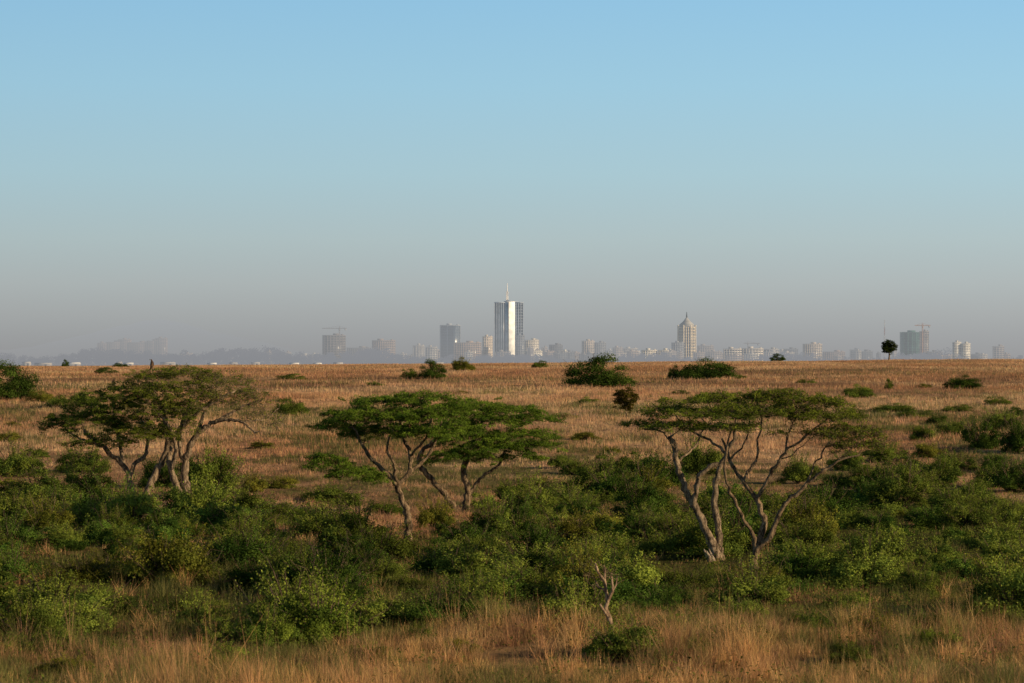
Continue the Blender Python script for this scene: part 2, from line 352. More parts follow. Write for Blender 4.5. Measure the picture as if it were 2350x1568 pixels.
cl=fbm(x/2.5+33,d/2.5+12,2); z_=inzone(x,d,8); k=(z_&(r.random(n)<np.clip((cl-.3)*3,0.03,1)))|((~z_)&(cl>.52)&(r.random(n)<.6)&(d<140))|((~z_)&(cl>.66)&(r.random(n)<.35))
x=x[k];d=d[k];cl=cl[k];n=len(x)
z=terr(x,d)+r.random(n)**1.3*(.2+1.9*np.clip(cl-.35,0,1))
cc=lerp(np.tile(GA,(n,1)),GB,r.random(n)*.9)*r.uniform(.6,1.3,(n,1))
LV,LF=leaves(np.stack([x,d,z],-1),np.tile([0.,0,1],(n,1)),r.uniform(.035,.07,n),.5,r)
o=add("undergrowth",np_mesh("undergrowth",LV,LF,np.repeat(cc,4,0),[M_acacia]))
o.color=(.88,.92,.85,1); o["kind"]="stuff"; o["label"]="low leafy green undergrowth between bushes and grass"; o["category"]="undergrowth"

# ---------------------------------------------------------------- acacia trees
class Tree:
    def __init__(s,bx,by,seed,flat=1.,noise=.34,thick=.98,gap=.3):
        s.bx=bx; s.by=by; s.r=np.random.default_rng(seed); s.flat=flat; s.noise=noise; s.thick=thick; s.gap=gap
        x,dd,z=ground_at(bx,by)
        s.loc=(x,dd,z); s.s=dd/F; s.P=[];s.par=[];s.rm=[];s.leafC=[];s.leafS=[];s.leafK=[]
    def L(s,px,py,y=0): return np.array([(px-s.bx)*s.s,y,(s.by-py)*s.s])
    def poly(s,pts,r0,r1,root=False):
        Q=np.array([s.L(*p) for p in pts]); a=-1
        if s.P and not root:
            A=np.array(s.P); a=int(np.argmin(((A-Q[0])[:,[0,2]]**2).sum(1))); Q[1:,1]+=A[a,1]; Q[0]=A[a]
        E=np.vstack([2*Q[0]-Q[1],Q,2*Q[-1]-Q[-2]]); out=[]
        seg=np.linalg.norm(np.diff(Q,axis=0),axis=1)
        for i in range(1,len(Q)):
            k=max(1,int(seg[i-1]/.22)); p0,p1,p2,p3=E[i-1],E[i],E[i+1],E[i+2]
            for t in np.arange(1,k+1)/k:
                out.append(.5*((2*p1)+(-p0+p2)*t+(2*p0-5*p1+4*p2-p3)*t*t+(-p0+3*p1-3*p2+p3)*t**3))
        n=len(out)
        if a<0:
            s.P.append(Q[0]-[0,0,.3]); s.par.append(-1); s.rm.append(r0*s.s*1.3); a=len(s.P)-1
        for i,p in enumerate(out):
            t=(i+1)/n; s.P.append(p+s.r.normal(0,.038,3)); s.par.append(a); s.rm.append((r0*(1-t)+r1*t)*s.s*s.thick*s.r.uniform(.82,1.16)); a=len(s.P)-1
    def pad(s,px,py,hw,hh,dens=1.,leafy=1.,y=0,n=None):
        hw*=s.s; hh*=s.s*s.flat; c=s.L(px,py,y); dep=hw*.85
        n=n or max(6,int(dens*hw*dep*3.3*6.6)); r=s.r
        a=r.random(n)*2*math.pi; q=np.sqrt(r.random(n))*r.uniform(.88,1.15,n)
        T=np.stack([c[0]+np.cos(a)*q*hw,c[1]+np.sin(a)*q*dep,c[2]+hh*(.9*(1-q**2)-.4)+r.normal(0,hh*s.noise,n)],-1)
        g=vnoise(T[:,0]/.75+c[0]*3,(T[:,1]*.35+T[:,2]*1.4)/.75+c[2]*5)
        for t,gg in zip(T,g):
            if gg<s.gap: continue
            s.leafC.append(t); s.leafK.append(leafy)
    def grow(s):
        T=np.array(s.leafC); K=np.array(s.leafK); A=np.array(s.P)
        d0=np.array([np.min(((A-t)**2).sum(1)) for t in T]); order=np.argsort(d0)
        P=np.zeros((len(s.P)+len(T)*30,3)); n=len(s.P); P[:n]=A
        ok=np.zeros(len(P),bool)
        ok[:n]=A[:,2]>A[:,2].max()*.42
        s.tipi=[]
        for i in order:
            t=T[i]; df=t-P[:n]; h=np.hypot(df[:,0],df[:,1]); dz=df[:,2]
            cost=np.sqrt(h**2+(dz*1.3)**2)+np.where(dz<0,-dz*2.5,0)+np.where(ok[:n],0,1e3)
            a=int(np.argmin(cost)); p0=P[a].copy(); ln=np.linalg.norm(t-p0); k=max(1,min(14,int(ln/.3)))
            mid=(p0+t)/2+np.array([0,0,-.08*ln])+s.r.normal(0,.11*ln,3)*[1,1,.5]
            for u in np.arange(1,k+1)/k:
                q=(1-u)**2*p0+2*u*(1-u)*mid+u*u*t
                if u<1: q=q+s.r.normal(0,.025,3)
                P[n]=q; ok[n]=True; s.par.append(a); s.rm.append(0.0); a=n; n+=1
            s.tipi.append((a,K[i]))
        s.P=P[:n]
    def build(s,name,label,tint=(1,1,1),bark=M_bark,lsize=.062,nleaf=52,spray=.34,cat="tree",group=None,tip=.008,ca=GA,cb=GB,bare=0):
        s.grow(); n=len(s.P); R=np.zeros(n); ch=[[] for _ in range(n)]; e=2.3
        acc=np.zeros(n)
        for i in range(n-1,-1,-1):
            R[i]=max((acc[i])**(1/e) if acc[i]>0 else tip, tip)
            if s.par[i]>=0: acc[s.par[i]]+=R[i]**e; ch[s.par[i]].append(i)
        R=R*.8; rm=np.array(s.rm); R=np.where(rm>0,np.clip(R,rm*.95,np.maximum(rm*1.05,tip)),np.minimum(R,.05))
        R=np.maximum(R,tip*.8)
        root=add(name,None,s.loc); root["label"]=label; root["category"]=cat
        if group: root["group"]=group
        V=[];Fa=[];off=0; starts=[i for i in range(n) if s.par[i]<0]; stack=[(-1,i) for i in starts]
        while stack:
            p,i=stack.pop(); chain=[i]
            while ch[chain[-1]]:
                c=sorted(ch[chain[-1]],key=lambda k:-R[k])
                for o_ in c[1:]: stack.append((chain[-1],o_))
                chain.append(c[0])
            ids=([p] if p>=0 else [])+chain
            if len(ids)<2: continue
            rr=R[ids].copy()
            if p>=0: rr[0]=min(rr[0],rr[1]*1.25)
            v,f=tube(s.P[ids],rr,10 if rr.max()>.08 else (5 if rr.max()>.03 else 3)); V.append(v);Fa.append(f+off);off+=len(v)
        r=s.r
        for (i,k) in s.tipi:
            for q in range(bare if k>.45 or not bare else bare+1):
                dv=norm(r.normal(0,1,3)*[1,1,.45]+[0,0,.25]); l=r.uniform(.25,.65)
                v,f=tube([s.P[i]-dv*.02,s.P[i]+dv*l*.5+r.normal(0,.03,3),s.P[i]+dv*l],[.009,.007,.004],3); V.append(v);Fa.append(f+off);off+=len(v)
        add("trunk",np_mesh("trunk",np.concatenate(V),np.concatenate(Fa),None,[bark],smooth=True),parent=root)
        C=[];Nn=[];Cc=[];S=[]
        for (i,k) in s.tipi:
            q=int(nleaf*k*r.uniform(.3,1.7))
            if q<1: continue
            a=r.random(q)*2*math.pi; rr=np.sqrt(r.random(q))*spray*r.uniform(.55,1.3)
            tl=r.normal(0,.2,2)
            x=np.cos(a)*rr; y=np.sin(a)*rr
            C.append(s.P[i]+np.stack([x,y,tl[0]*x+tl[1]*y+.08-rr**2*.35+r.normal(0,.045,q)],-1))
            Nn.append(np.tile([0.25,-.45,.85],(q,1))+r.normal(0,.4,(q,3)))
            m=np.clip(r.normal(.5,.28),0,1); Cc.append((ca*(1-m)+cb*m)*r.uniform(.7,1.25,(q,1))); S.append(r.uniform(.6,1.25,q)*lsize)
        C=np.concatenate(C)
        LV,LF=leaves(C,np.concatenate(Nn),np.concatenate(S),.42,r)
        o=add("crown",np_mesh("crown",LV,LF,np.repeat(np.concatenate(Cc),4,0),[M_acacia]),parent=root); o.color=(*tint,1)
        return root
GR2=np.array([.05,.088,.015]); GR3=np.array([.15,.2,.03])
t=Tree(300,1155,51,1.0,.38,gap=.26)
t.poly([(300,1155,0),(299,1120,.1),(296,1090,0),(284,1066,-.2),(262,1046,-.6),(235,1020,-1),(200,990,-1.4)],9.5,3.2,True)
t.poly([(297,1092,0),(312,1062,.3),(330,1046,.6),(335,1010,.9),(320,960,1)],6.5,3)
t.poly([(284,1066,0),(276,1020,.4),(262,980,.8),(255,930,1.1)],5.5,2.5)
t.poly([(235,1020,0),(190,1005,-.3),(150,985,.4)],3.4,1.5)
t.pad(255,915,80,22); t.pad(178,955,70,20); t.pad(225,965,85,20,y=-1); t.pad(140,985,52,17,1,.85); t.pad(305,893,60,17); t.pad(210,1015,65,17,.9,.9,-1.5); t.pad(320,985,90,24,y=-.8);t.pad(270,940,75,20,y=-1.5); t.pad(118,975,35,14,.8,.5); t.pad(270,1012,60,15,.8,.9,-1.5)
t.build("acacia_tree","leafy flat-topped acacia with a forked grey trunk",(1.1,1.13,.85),bark=M_pale,nleaf=68,bare=1)
t=Tree(385,1158,52,.98,.4,gap=.28)
t.poly([(330,1160,-.3),(346,1110,0),(372,1055,.2),(386,1010,0),(376,950,-.3),(352,895,-.5)],11,3.5,True)
t.poly([(415,1152,0),(400,1100,.1),(388,1060,0),(392,1020,.6),(415,970,1.2),(440,900,1.5)],10.5,3,True)
t.poly([(432,1150,.5),(422,1090,.5),(430,1040,.3),(455,995,0),(505,966,-.4),(555,968,-.8),(590,992,-1)],11.5,2.4,True)
t.poly([(505,966,0),(550,938,.3),(600,918,.5)],5,2)
t.poly([(455,995,0),(470,940,.6),(500,885,1)],5.5,2.5)
t.poly([(400,1080,0),(405,1040,-.8),(400,990,-1.6),(360,930,-2)],7,2.5)
t.poly([(428,1060,0),(412,1030,-.3),(420,985,-1),(470,940,-1.8),(540,900,-2.2)],6,2.5)
t.poly([(555,968,0),(610,962,.2),(640,935,.6)],2.5,1)
t.pad(430,858,85,12,1.3,.55); t.pad(350,865,70,15,1.,.85); t.pad(505,876,85,17,1.6,.36); t.pad(570,912,70,24,1.9,.18); t.pad(400,895,95,19,1.,.8,-1); t.pad(330,912,75,20,1.,1.1,-1.5)
t.pad(480,915,75,24,1.3,.38,-1); t.pad(597,958,55,28,1.9,.13); t.pad(390,950,85,22,1.1,1.05,-1.5); t.pad(350,995,70,20,1.1,1.2,-2); t.pad(445,985,50,18,.9,.4,-1); t.pad(530,910,65,24,1.5,.28,-1); t.pad(400,925,75,20,1.,.85,-1.8)
t.build("acacia_tree","sparse flat-topped acacia with several pale leaning trunks",(1.15,1.1,.8),bark=M_pale,nleaf=54,bare=3)
t=Tree(1058,1180,54,.9,.38,gap=.16)
t.poly([(1052,1182,0),(1015,1128,.1),(985,1095,0),(962,1062,-.2),(975,1030,-.6),(1010,1000,-1),(1030,960,-1)],9,3.5,True)
t.poly([(1068,1172,.6),(1073,1125,.7),(1064,1080,.6),(1078,1030,.6),(1100,985,1),(1110,950,1.2)],10,4,True)
t.poly([(1072,1130,0),(1108,1096,-.3),(1145,1066,-.8),(1165,1020,-1.2)],5,2.5)
t.poly([(1078,1030,0),(1140,1005,.6),(1200,975,1)],5,2)
t.pad(1085,934,85,15,1.2); t.pad(1165,944,80,14,1.2); t.pad(1230,962,64,11,1,.9); t.pad(1120,968,95,17,1.1,1.1,-.6); t.pad(1195,1000,88,15,1.1,1.1,-.5); t.pad(1130,1030,98,17,1.1,1.2,-1.5); t.pad(1055,1048,80,18,1.1,1.2,-2);t.pad(1230,1022,60,13,1,1.1,-.8); t.pad(1035,985,85,20,1.2,1.1,-1); t.pad(1195,1052,58,12,1,1.1,-.8); t.pad(1085,1005,85,17,1.,1.1,-2); t.pad(1030,945,60,14,1,1.,0)
t.build("acacia_tree","dense flat-topped acacia with two bare leaning trunks",(1.1,1.15,.85),nleaf=94,ca=GR2,cb=GR3,spray=.38,lsize=.052,bare=1)
t=Tree(935,1242,53,.9,.38,gap=.16)
t.poly([(936,1242,0),(937,1205,.05),(926,1155,0),(913,1118,0),(885,1085,-.3),(850,1050,-.6),(826,1008,-.8),(810,980,-1)],10,2.6,True)
t.poly([(913,1118,0),(936,1088,.3),(943,1050,.7),(925,1005,1.1),(915,960,1.3)],6.5,3)
t.poly([(936,1088,0),(975,1056,.2),(1000,1012,.3),(1012,970,.4)],5,2.5)
t.poly([(913,1118,0),(905,1070,-.6),(890,1030,-1.2),(905,985,-1.6)],4.5,2)
t.poly([(885,1085,0),(850,1090,-.6),(800,1078,-1.2)],3,1.4)
t.poly([(943,1050,0),(975,1010,-1),(990,960,-1.6)],4,2)
t.pad(885,925,95,15,1.2); t.pad(965,916,85,13,1.2); t.pad(813,951,70,15,1.2); t.pad(772,982,58,13,1.2,.9); t.pad(870,958,110,19,1.2,1.1,-.8); t.pad(975,953,95,20,1.2,1.1,-.8); t.pad(985,995,85,19,1.2,1.1,-1.2); t.pad(890,990,85,15,1.,1.,.6)
t.pad(755,1060,54,22,1.8,1.1,-1.3); t.pad(812,1086,65,16,1.7,1.1,-1.3); t.pad(1035,942,60,17,1.1,1.1); t.pad(872,1102,45,10,1.3,1.,-1.2);t.pad(835,998,62,13,1.,.9,1.2)
t.build("acacia_tree","green umbrella acacia with a slender curved trunk",(1.1,1.15,.85),nleaf=94,ca=GR2,cb=GR3,spray=.37,lsize=.052,bare=1)
t=Tree(1645,1285,55,.72,.38,.95,gap=.28)
t.poly([(1648,1285,0),(1622,1222,0),(1590,1160,-.1),(1566,1110,-.2),(1552,1060,-.3),(1550,1025,-.4),(1533,1003,-.5)],13,6,True)
t.poly([(1655,1282,.3),(1650,1220,.4),(1642,1150,.5),(1648,1085,.4),(1668,1040,.2),(1685,1005,0),(1690,970,0)],11,4,True)
t.poly([(1590,1155,0),(1598,1110,-.4),(1610,1082,-.6),(1645,1062,-.7)],7.5,5.5)
t.poly([(1550,1030,0),(1530,1003,-.4),(1500,985,-.8),(1470,985,-1)],3,1.5)
t.poly([(1668,1040,0),(1630,1010,.4),(1580,985,.8),(1550,950,1)],4,2)
t.poly([(1552,1060,0),(1600,1020,.8),(1620,970,1.2)],3.5,2)
t.pad(1605,920,100,16,1.3,1.); t.pad(1538,944,76,16,1.3,1.); t.pad(1470,972,48,14,1.3,1.); t.pad(1660,916,80,15,1.3,.95); t.pad(1610,952,115,17,1.2,1.,-.8); t.pad(1548,978,90,14,1.2,.95,-1); t.pad(1690,950,65,16,1.1,.9,.8); t.pad(1640,982,80,12,.8,.8,-1)
t.build("acacia_tree","sparse flat-topped acacia with a broken lower limb",(1.12,1.14,.8),bark=M_pale,nleaf=60,lsize=.052,bare=2,spray=.32)
t=Tree(1730,1352,56,.72,.4,.95,gap=.28)
t.poly([(1730,1352,0),(1732,1310,0),(1734,1262,0),(1752,1212,.2),(1745,1160,.4),(1708,1108,.6),(1680,1060,.9),(1660,1010,1.2)],11,3,True)
t.poly([(1736,1258,0),(1770,1225,-.2),(1800,1160,-.4),(1850,1108,-.6),(1910,1065,-.8),(1965,1042,-1)],8,2.2)
t.poly([(1745,1150,0),(1768,1090,-.3),(1800,1040,-.6),(1850,1000,-.9),(1890,965,-1)],6,2)
t.poly([(1734,1262,0),(1712,1200,-.3),(1675,1140,-.6),(1660,1080,-.9),(1668,1010,-1)],6,2.6)
t.poly([(1708,1108,0),(1740,1060,.5),(1750,1000,.8),(1760,955,1)],4.5,2)
t.poly([(1800,1040,0),(1815,990,.8),(1840,950,1.2)],3.5,1.5)
t.poly([(1850,1108,0),(1880,1050,.5),(1920,1000,.9)],3,1.4)
t.poly([(1910,1065,0),(1960,1025,.3),(2010,1015,.4)],2,1)
t.poly([(1768,1090,0),(1790,1060,.5),(1830,1040,.9),(1870,1010,1.2)],2.6,1.2)
t.poly([(1680,1060,0),(1710,1020,-.5),(1720,970,-.8)],3,1.4)
t.pad(1720,912,88,14,1.3,.8); t.pad(1795,913,98,16,1.4,.9); t.pad(1870,925,92,18,1.5,.85); t.pad(1720,940,95,17,1.1,.85,-.8); t.pad(1800,952,108,18,1.1,.85,-.8); t.pad(1896,955,92,20,1.5,.75); t.pad(1938,990,85,19,1.6,.55); t.pad(1968,1025,76,20,1.8,.42); t.pad(1845,995,88,16,1.0,.45,-1); t.pad(1700,982,78,13,.9,.6,-1.2); t.pad(1998,1003,52,20,1.8,.38)
t.build("acacia_tree","open-crowned acacia with many thin spreading limbs",(1.15,1.13,.8),bark=M_bark,nleaf=60,lsize=.052,bare=3,spray=.32)
for (bx,by,cx,cy,hw,hh,tint,lab,ls,sp,na) in [(2040,828,2040,797,17,15,(.42,.48,.46),"small round dark tree alone on the ridge",.15,.6,16),(1440,962,1435,918,24,25,(.7,.47,.42),"small dark brownish round-crowned tree in the dry grass",.08,.34,14)]:
    t=Tree(bx,by,60+bx%7,gap=0.); t.poly([(bx,by,0),(cx+1,cy+hh*.7,0),(cx,cy,0)],2.4,.8,True); t.poly([(cx+1,cy+hh*.6,0),(cx-hw*.5,cy,.4)],1.2,.5); t.poly([(cx+1,cy+hh*.6,0),(cx+hw*.5,cy-2,-.4)],1.2,.5)
    for a in range(na):
        an=a*2.4; q=math.sqrt((a+.5)/na)*(.85 if na>14 else .95); t.pad(cx+math.cos(an)*hw*q,cy+math.sin(an)*hh*q,hw*random.uniform(.3,.45),hh*.35,n=20 if na>14 else 15,y=random.uniform(-.8,.8))
    t.build("round_tree",lab,tint,nleaf=50,lsize=ls,spray=sp,bare=0 if na>14 else 2)
t=Tree(1398,1475,70,thick=1.05)
t.poly([(1400,1475,0),(1400,1440,0),(1392,1400,0),(1390,1360,.1),(1378,1320,.1),(1370,1296,.1)],8.5,2.6,True)
t.poly([(1391,1385,0),(1404,1360,-.1),(1406,1322,-.1)],5,1.8)
t.poly([(1390,1370,0),(1372,1350,.2),(1360,1330,.2)],4,1.4)
t.poly([(1385,1345,0),(1392,1315,.1),(1388,1298,.1)],4,1.6)
t.poly([(1396,1410,0),(1378,1390,-.1)],4.2,2)
t.poly([(1404,1360,0),(1418,1345,.1),(1414,1326,.1)],3.4,1.2)
t.pad(1387,1330,30,26,n=22,leafy=.08,y=.4)
t.build("dead_sapling","bare forked pale sapling stump with short twisted branches",(1.3,.95,.75),bark=barkmat("tan_dead_wood",(.2,.12,.07),(.66,.46,.29),9),nleaf=26,lsize=.035,spray=.2,cat="sapling",tip=.007,bare=1)
x,d,z=ground_at(1632,1288)
st=[];off=0;fs=[]
for q in range(7):
    a=q*.9; p0=np.array([math.cos(a)*.1,math.sin(a)*.1,-.1]); p1=np.array([-.25+math.cos(a)*.18,math.sin(a)*.2,.35+.3*random.random()])
    v,f=tube([p0,(p0+p1)/2+[0.02,0,0],p1],[.13,.09,.015],6); st.append(v); fs.append(f+off); off+=len(v)
add("tree_stump",np_mesh("tree_stump",np.concatenate(st),np.concatenate(fs),None,[barkmat("split_wood",(.25,.18,.12),(.6,.48,.36))],smooth=True),(x,d-.6,z),label="splintered pale stump beside the acacia trunk",category="stump")

# ---------------------------------------------------------------- birds
M_bird=barkmat("brown_plumage",(.07,.045,.03),(.2,.12,.07),9)
M_beak=barkmat("horn_beak",(.3,.22,.08),(.4,.3,.1),3)
def bird(px,py,h,label,dy,flip=1):
    d=203+dy; s=d/F; x=(px-CX)*s; zb=H-(py-HY)*s
    k=h
    vs=[((0,0,.36),.15),((-.05,0,.52),.175),((-.03,0,.68),.13),((.0,0,.8),.075),((.03,0,.9),.085),((.1,0,.9),.05),((.04,0,.2),.10),((.12,0,.02),.055),((.18,0,-.16),.05),
        ((-.05,.07,.2),.045),((-.06,.07,.0),.025),((-.05,-.07,.2),.045),((-.06,-.07,.0),.025)]
    ed=[(0,1),(1,2),(2,3),(3,4),(4,5),(0,6),(6,7),(7,8),(0,9),(9,10),(0,11),(11,12)]
    me=bpy.data.meshes.new("bird"); me.from_pydata([(v[0][0]*k*flip,v[0][1]*k,v[0][2]*k) for v in vs],ed,[]); me.materials.append(M_bird)
    o=add("bird",me,(x,d,zb)); mo=o.modifiers.new("Skin",'SKIN'); sv=me.skin_vertices[0].data
    for i,v in enumerate(vs): sv[i].radius=(v[1]*k,v[1]*k*(1.15 if i<3 else 1))
    sv[0].use_root=True
    o.modifiers.new("Sub",'SUBSURF').levels=2; o.modifiers["Sub"].render_levels=2
    V,Fq=tube([(0.13*k*flip,0,.9*k),(.19*k*flip,0,.89*k),(.21*k*flip,0,.85*k)],[.03*k,.02*k,.004],6)
    add("beak",np_mesh("beak",V,Fq,None,[M_beak],smooth=True),parent=o)
    o["label"]=label; o["category"]="bird"
bird(348,849,.8,"large brown bird of prey perched atop the acacia",-1.5,-1)
bird(262,890,.74,"brown bird of prey perched upright on an acacia branch",-2.5,1)

# ---------------------------------------------------------------- city
def bpos(px,D): return (px-CX)/F*D
def building(name,label,px0,px1,ytop,D=7000,wall=(.6,.52,.46),glass=(.1,.13,.17),f0=.74,f1=.5,rot=0,fl=3.8,bay=5.0,slab=.4,roof=1,depth=None,pier=1.1,group=None,cat="building"):
    s=D/F; W=(px1-px0)*s; dep=depth or W*.6; c,sn=abs(math.cos(rot)),abs(math.sin(rot)); k=W/(W*c+dep*sn); W*=k; dep*=k
    cx=bpos((px0+px1)/2,D); zb=float(terr(cx,D)); h=H+(HY-ytop)*s-zb
    e=add(name,None,(cx,D,zb-1)); e.rotation_euler=(0,0,rot); e["label"]=label; e["category"]=cat
    if group: e["group"]=group
    h+=1; hw=W/2; hd=dep/2; hr=0
    if roof: hr=min(4.,h*.12); h-=hr
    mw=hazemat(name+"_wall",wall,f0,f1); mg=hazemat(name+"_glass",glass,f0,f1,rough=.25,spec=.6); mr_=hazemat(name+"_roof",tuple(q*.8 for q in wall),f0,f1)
    V,Fq=box_arrays([(-hw+.8,hw-.8,-hd+.8,hd-.8,0,h-.5)]); add("window",np_mesh("window",V,Fq,None,[mg]),parent=e)
    B=[]; nf=max(1,int(h/fl)); fh=h/nf
    for i in range(nf+1):
        z=i*fh; B.append((-hw+.25,hw-.25,-hd+.25,hd-.25,max(0,z-fh*slab/2),min(h,z+fh*slab/2)))
    nb=max(2,int(W/bay))
    for i in range(nb+1):
        x=-hw+W*i/nb; x0=max(-hw,x-pier/2); x1=min(hw,x+pier/2); B.append((x0,x1,-hd,-hd+.7,0,h+.6)); B.append((x0,x1,hd-.7,hd,0,h+.6))
    nd=max(2,int(dep/bay))
    for i in range(1,nd):
        y=-hd+dep*i/nd; B.append((-hw,-hw+.7,y-pier/2,y+pier/2,0,h+.6)); B.append((hw-.7,hw,y-pier/2,y+pier/2,0,h+.6))
    V,Fq=box_arrays(B); add("wall",np_mesh("wall",V,Fq,None,[mw]),parent=e)
    if roof:
        R=[(-hw-.4,hw+.4,-hd-.4,hd+.4,h+.55,h+1.5)]
        a=random.uniform(-.6,.1); R.append((hw*a,hw*(a+.5),-hd*.4,hd*.5,h+1.4,h+1.5+hr)); R.append((hw*.65,hw*.85,-hd*.3,hd*.2,h+1.4,h+1.5+hr*.6))
        V,Fq=box_arrays(R); add("roof",np_mesh("roof",V,Fq,None,[mr_]),parent=e)
    return e,h,hw,hd
def lattice(p0,p1,w,n,t):
    p0=np.array(p0,float);p1=np.array(p1,float); ax=norm(p1-p0); u=norm(np.cross(ax,[0.01,1,0.02])); v=np.cross(ax,u)
    Vs=[];Fs=[];off=0; cs=[(u+v)*w/2,(u-v)*w/2,(-u-v)*w/2,(-u+v)*w/2]
    def seg(a,b):
        nonlocal off
        vv,f=tube([a,b],[t,t],4); Vs.append(vv);Fs.append(f+off);off+=len(vv)
    for c in cs: seg(p0+c,p1+c)
    for i in range(n):
        a=p0+(p1-p0)*i/n;b=p0+(p1-p0)*(i+1)/n
        for j in range(4):
            seg(a+cs[j],b+cs[(j+1)%4]); seg(b+cs[j],b+cs[(j+1)%4])
    return np.concatenate(Vs),np.concatenate(Fs)
def crane(px,ytop,ybot,D,jl,jr,colr,label,f=(.6,.5),w=2.2):
    s=D/F; x=bpos(px,D); zt=H+(HY-ytop)*s; zb=float(terr(x,D))
    e=add("tower_crane",None,(x,D-16,zb)); e["label"]=label; e["category"]="crane"; m=hazemat("crane_paint",colr,*f)
    h=zt-zb; V,Fq=lattice((0,0,0),(0,0,h),w,int(h/4),.28); add("mast",np_mesh("mast",V,Fq,None,[m]),parent=e)
    V,Fq=lattice((jl*s,0,h*.955),(jr*s,0,h*.955),w*.7,14,.25)
    V2,F2=tube([(0,0,h+2),((jl*.8)*s,0,h*.96)],[.2,.2],4); V3,F3=tube([(0,0,h+2),(jr*.8*s,0,h*.96)],[.2,.2],4)
    add("jib",np_mesh("jib",np.concatenate([V,V2,V3]),np.concatenate([Fq,F2+len(V),F3+len(V)+len(V2)]),None,[m]),parent=e)
    V,Fq=box_arrays([(-2,2,-2.2,-.9,h*.9,h*.935)]); add("cab",np_mesh("cab",V,Fq,None,[m]),parent=e)
    V,Fq=box_arrays([((jr*.85)*s-2,(jr*.85)*s+2,-1.2,1.2,h*.955-5,h*.955-1)]); add("counterweight",np_mesh("counterweight",V,Fq,None,[hazemat("concrete_weight",(.4,.4,.4),*f)]),parent=e)
WH=(.88,.82,.72)
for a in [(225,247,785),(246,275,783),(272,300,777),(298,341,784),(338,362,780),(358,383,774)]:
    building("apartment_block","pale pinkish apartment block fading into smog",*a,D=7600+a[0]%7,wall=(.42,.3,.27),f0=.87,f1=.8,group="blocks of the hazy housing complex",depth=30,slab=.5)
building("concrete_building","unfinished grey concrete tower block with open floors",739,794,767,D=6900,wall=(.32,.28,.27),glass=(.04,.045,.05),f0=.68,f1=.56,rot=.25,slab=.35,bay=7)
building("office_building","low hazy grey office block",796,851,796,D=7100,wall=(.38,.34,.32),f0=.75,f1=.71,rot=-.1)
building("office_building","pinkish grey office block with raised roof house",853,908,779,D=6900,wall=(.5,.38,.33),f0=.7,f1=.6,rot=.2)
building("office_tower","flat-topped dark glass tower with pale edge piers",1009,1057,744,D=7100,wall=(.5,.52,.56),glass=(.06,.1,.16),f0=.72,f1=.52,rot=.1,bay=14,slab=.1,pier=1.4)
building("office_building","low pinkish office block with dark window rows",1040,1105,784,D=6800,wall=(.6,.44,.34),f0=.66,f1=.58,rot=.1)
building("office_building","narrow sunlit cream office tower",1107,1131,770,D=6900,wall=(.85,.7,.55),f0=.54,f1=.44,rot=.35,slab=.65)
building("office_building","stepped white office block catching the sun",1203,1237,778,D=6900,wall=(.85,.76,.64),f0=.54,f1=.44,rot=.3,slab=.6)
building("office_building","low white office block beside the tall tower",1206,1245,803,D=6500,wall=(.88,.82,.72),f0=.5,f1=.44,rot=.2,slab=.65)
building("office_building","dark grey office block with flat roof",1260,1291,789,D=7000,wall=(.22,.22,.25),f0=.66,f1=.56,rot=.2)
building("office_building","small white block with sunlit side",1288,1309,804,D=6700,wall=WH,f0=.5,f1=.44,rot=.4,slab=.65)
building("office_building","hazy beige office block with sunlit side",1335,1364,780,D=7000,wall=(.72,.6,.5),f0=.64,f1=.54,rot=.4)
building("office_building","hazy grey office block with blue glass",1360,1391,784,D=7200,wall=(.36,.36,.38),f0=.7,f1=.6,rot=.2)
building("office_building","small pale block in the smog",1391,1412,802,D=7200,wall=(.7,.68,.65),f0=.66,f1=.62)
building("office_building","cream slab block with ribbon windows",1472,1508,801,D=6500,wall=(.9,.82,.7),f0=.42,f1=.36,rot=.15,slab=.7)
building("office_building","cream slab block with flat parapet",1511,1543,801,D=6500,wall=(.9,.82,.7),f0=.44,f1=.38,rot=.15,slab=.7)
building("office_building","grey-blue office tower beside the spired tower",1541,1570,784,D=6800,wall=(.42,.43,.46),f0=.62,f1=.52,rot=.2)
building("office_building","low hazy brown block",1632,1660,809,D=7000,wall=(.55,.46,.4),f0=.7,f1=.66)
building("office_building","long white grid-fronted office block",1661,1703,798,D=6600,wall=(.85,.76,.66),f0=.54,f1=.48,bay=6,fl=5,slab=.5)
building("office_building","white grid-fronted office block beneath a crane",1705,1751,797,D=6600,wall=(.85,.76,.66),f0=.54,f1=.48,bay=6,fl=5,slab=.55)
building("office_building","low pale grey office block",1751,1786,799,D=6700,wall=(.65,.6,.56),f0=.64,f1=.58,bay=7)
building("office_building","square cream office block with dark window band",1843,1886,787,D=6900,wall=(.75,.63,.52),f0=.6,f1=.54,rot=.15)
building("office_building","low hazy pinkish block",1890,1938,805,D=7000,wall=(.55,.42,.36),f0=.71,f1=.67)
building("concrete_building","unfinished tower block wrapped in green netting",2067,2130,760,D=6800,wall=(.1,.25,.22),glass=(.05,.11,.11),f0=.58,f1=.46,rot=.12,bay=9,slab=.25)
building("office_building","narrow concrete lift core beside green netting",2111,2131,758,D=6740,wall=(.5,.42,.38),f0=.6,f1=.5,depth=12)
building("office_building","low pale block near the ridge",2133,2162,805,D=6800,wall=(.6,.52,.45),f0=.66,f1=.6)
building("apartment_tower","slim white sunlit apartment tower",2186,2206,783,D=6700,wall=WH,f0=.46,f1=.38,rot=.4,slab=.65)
building("apartment_tower","slim white sunlit apartment tower with flat roof",2206,2227,786,D=6700,wall=WH,f0=.46,f1=.38,rot=.4,slab=.65)
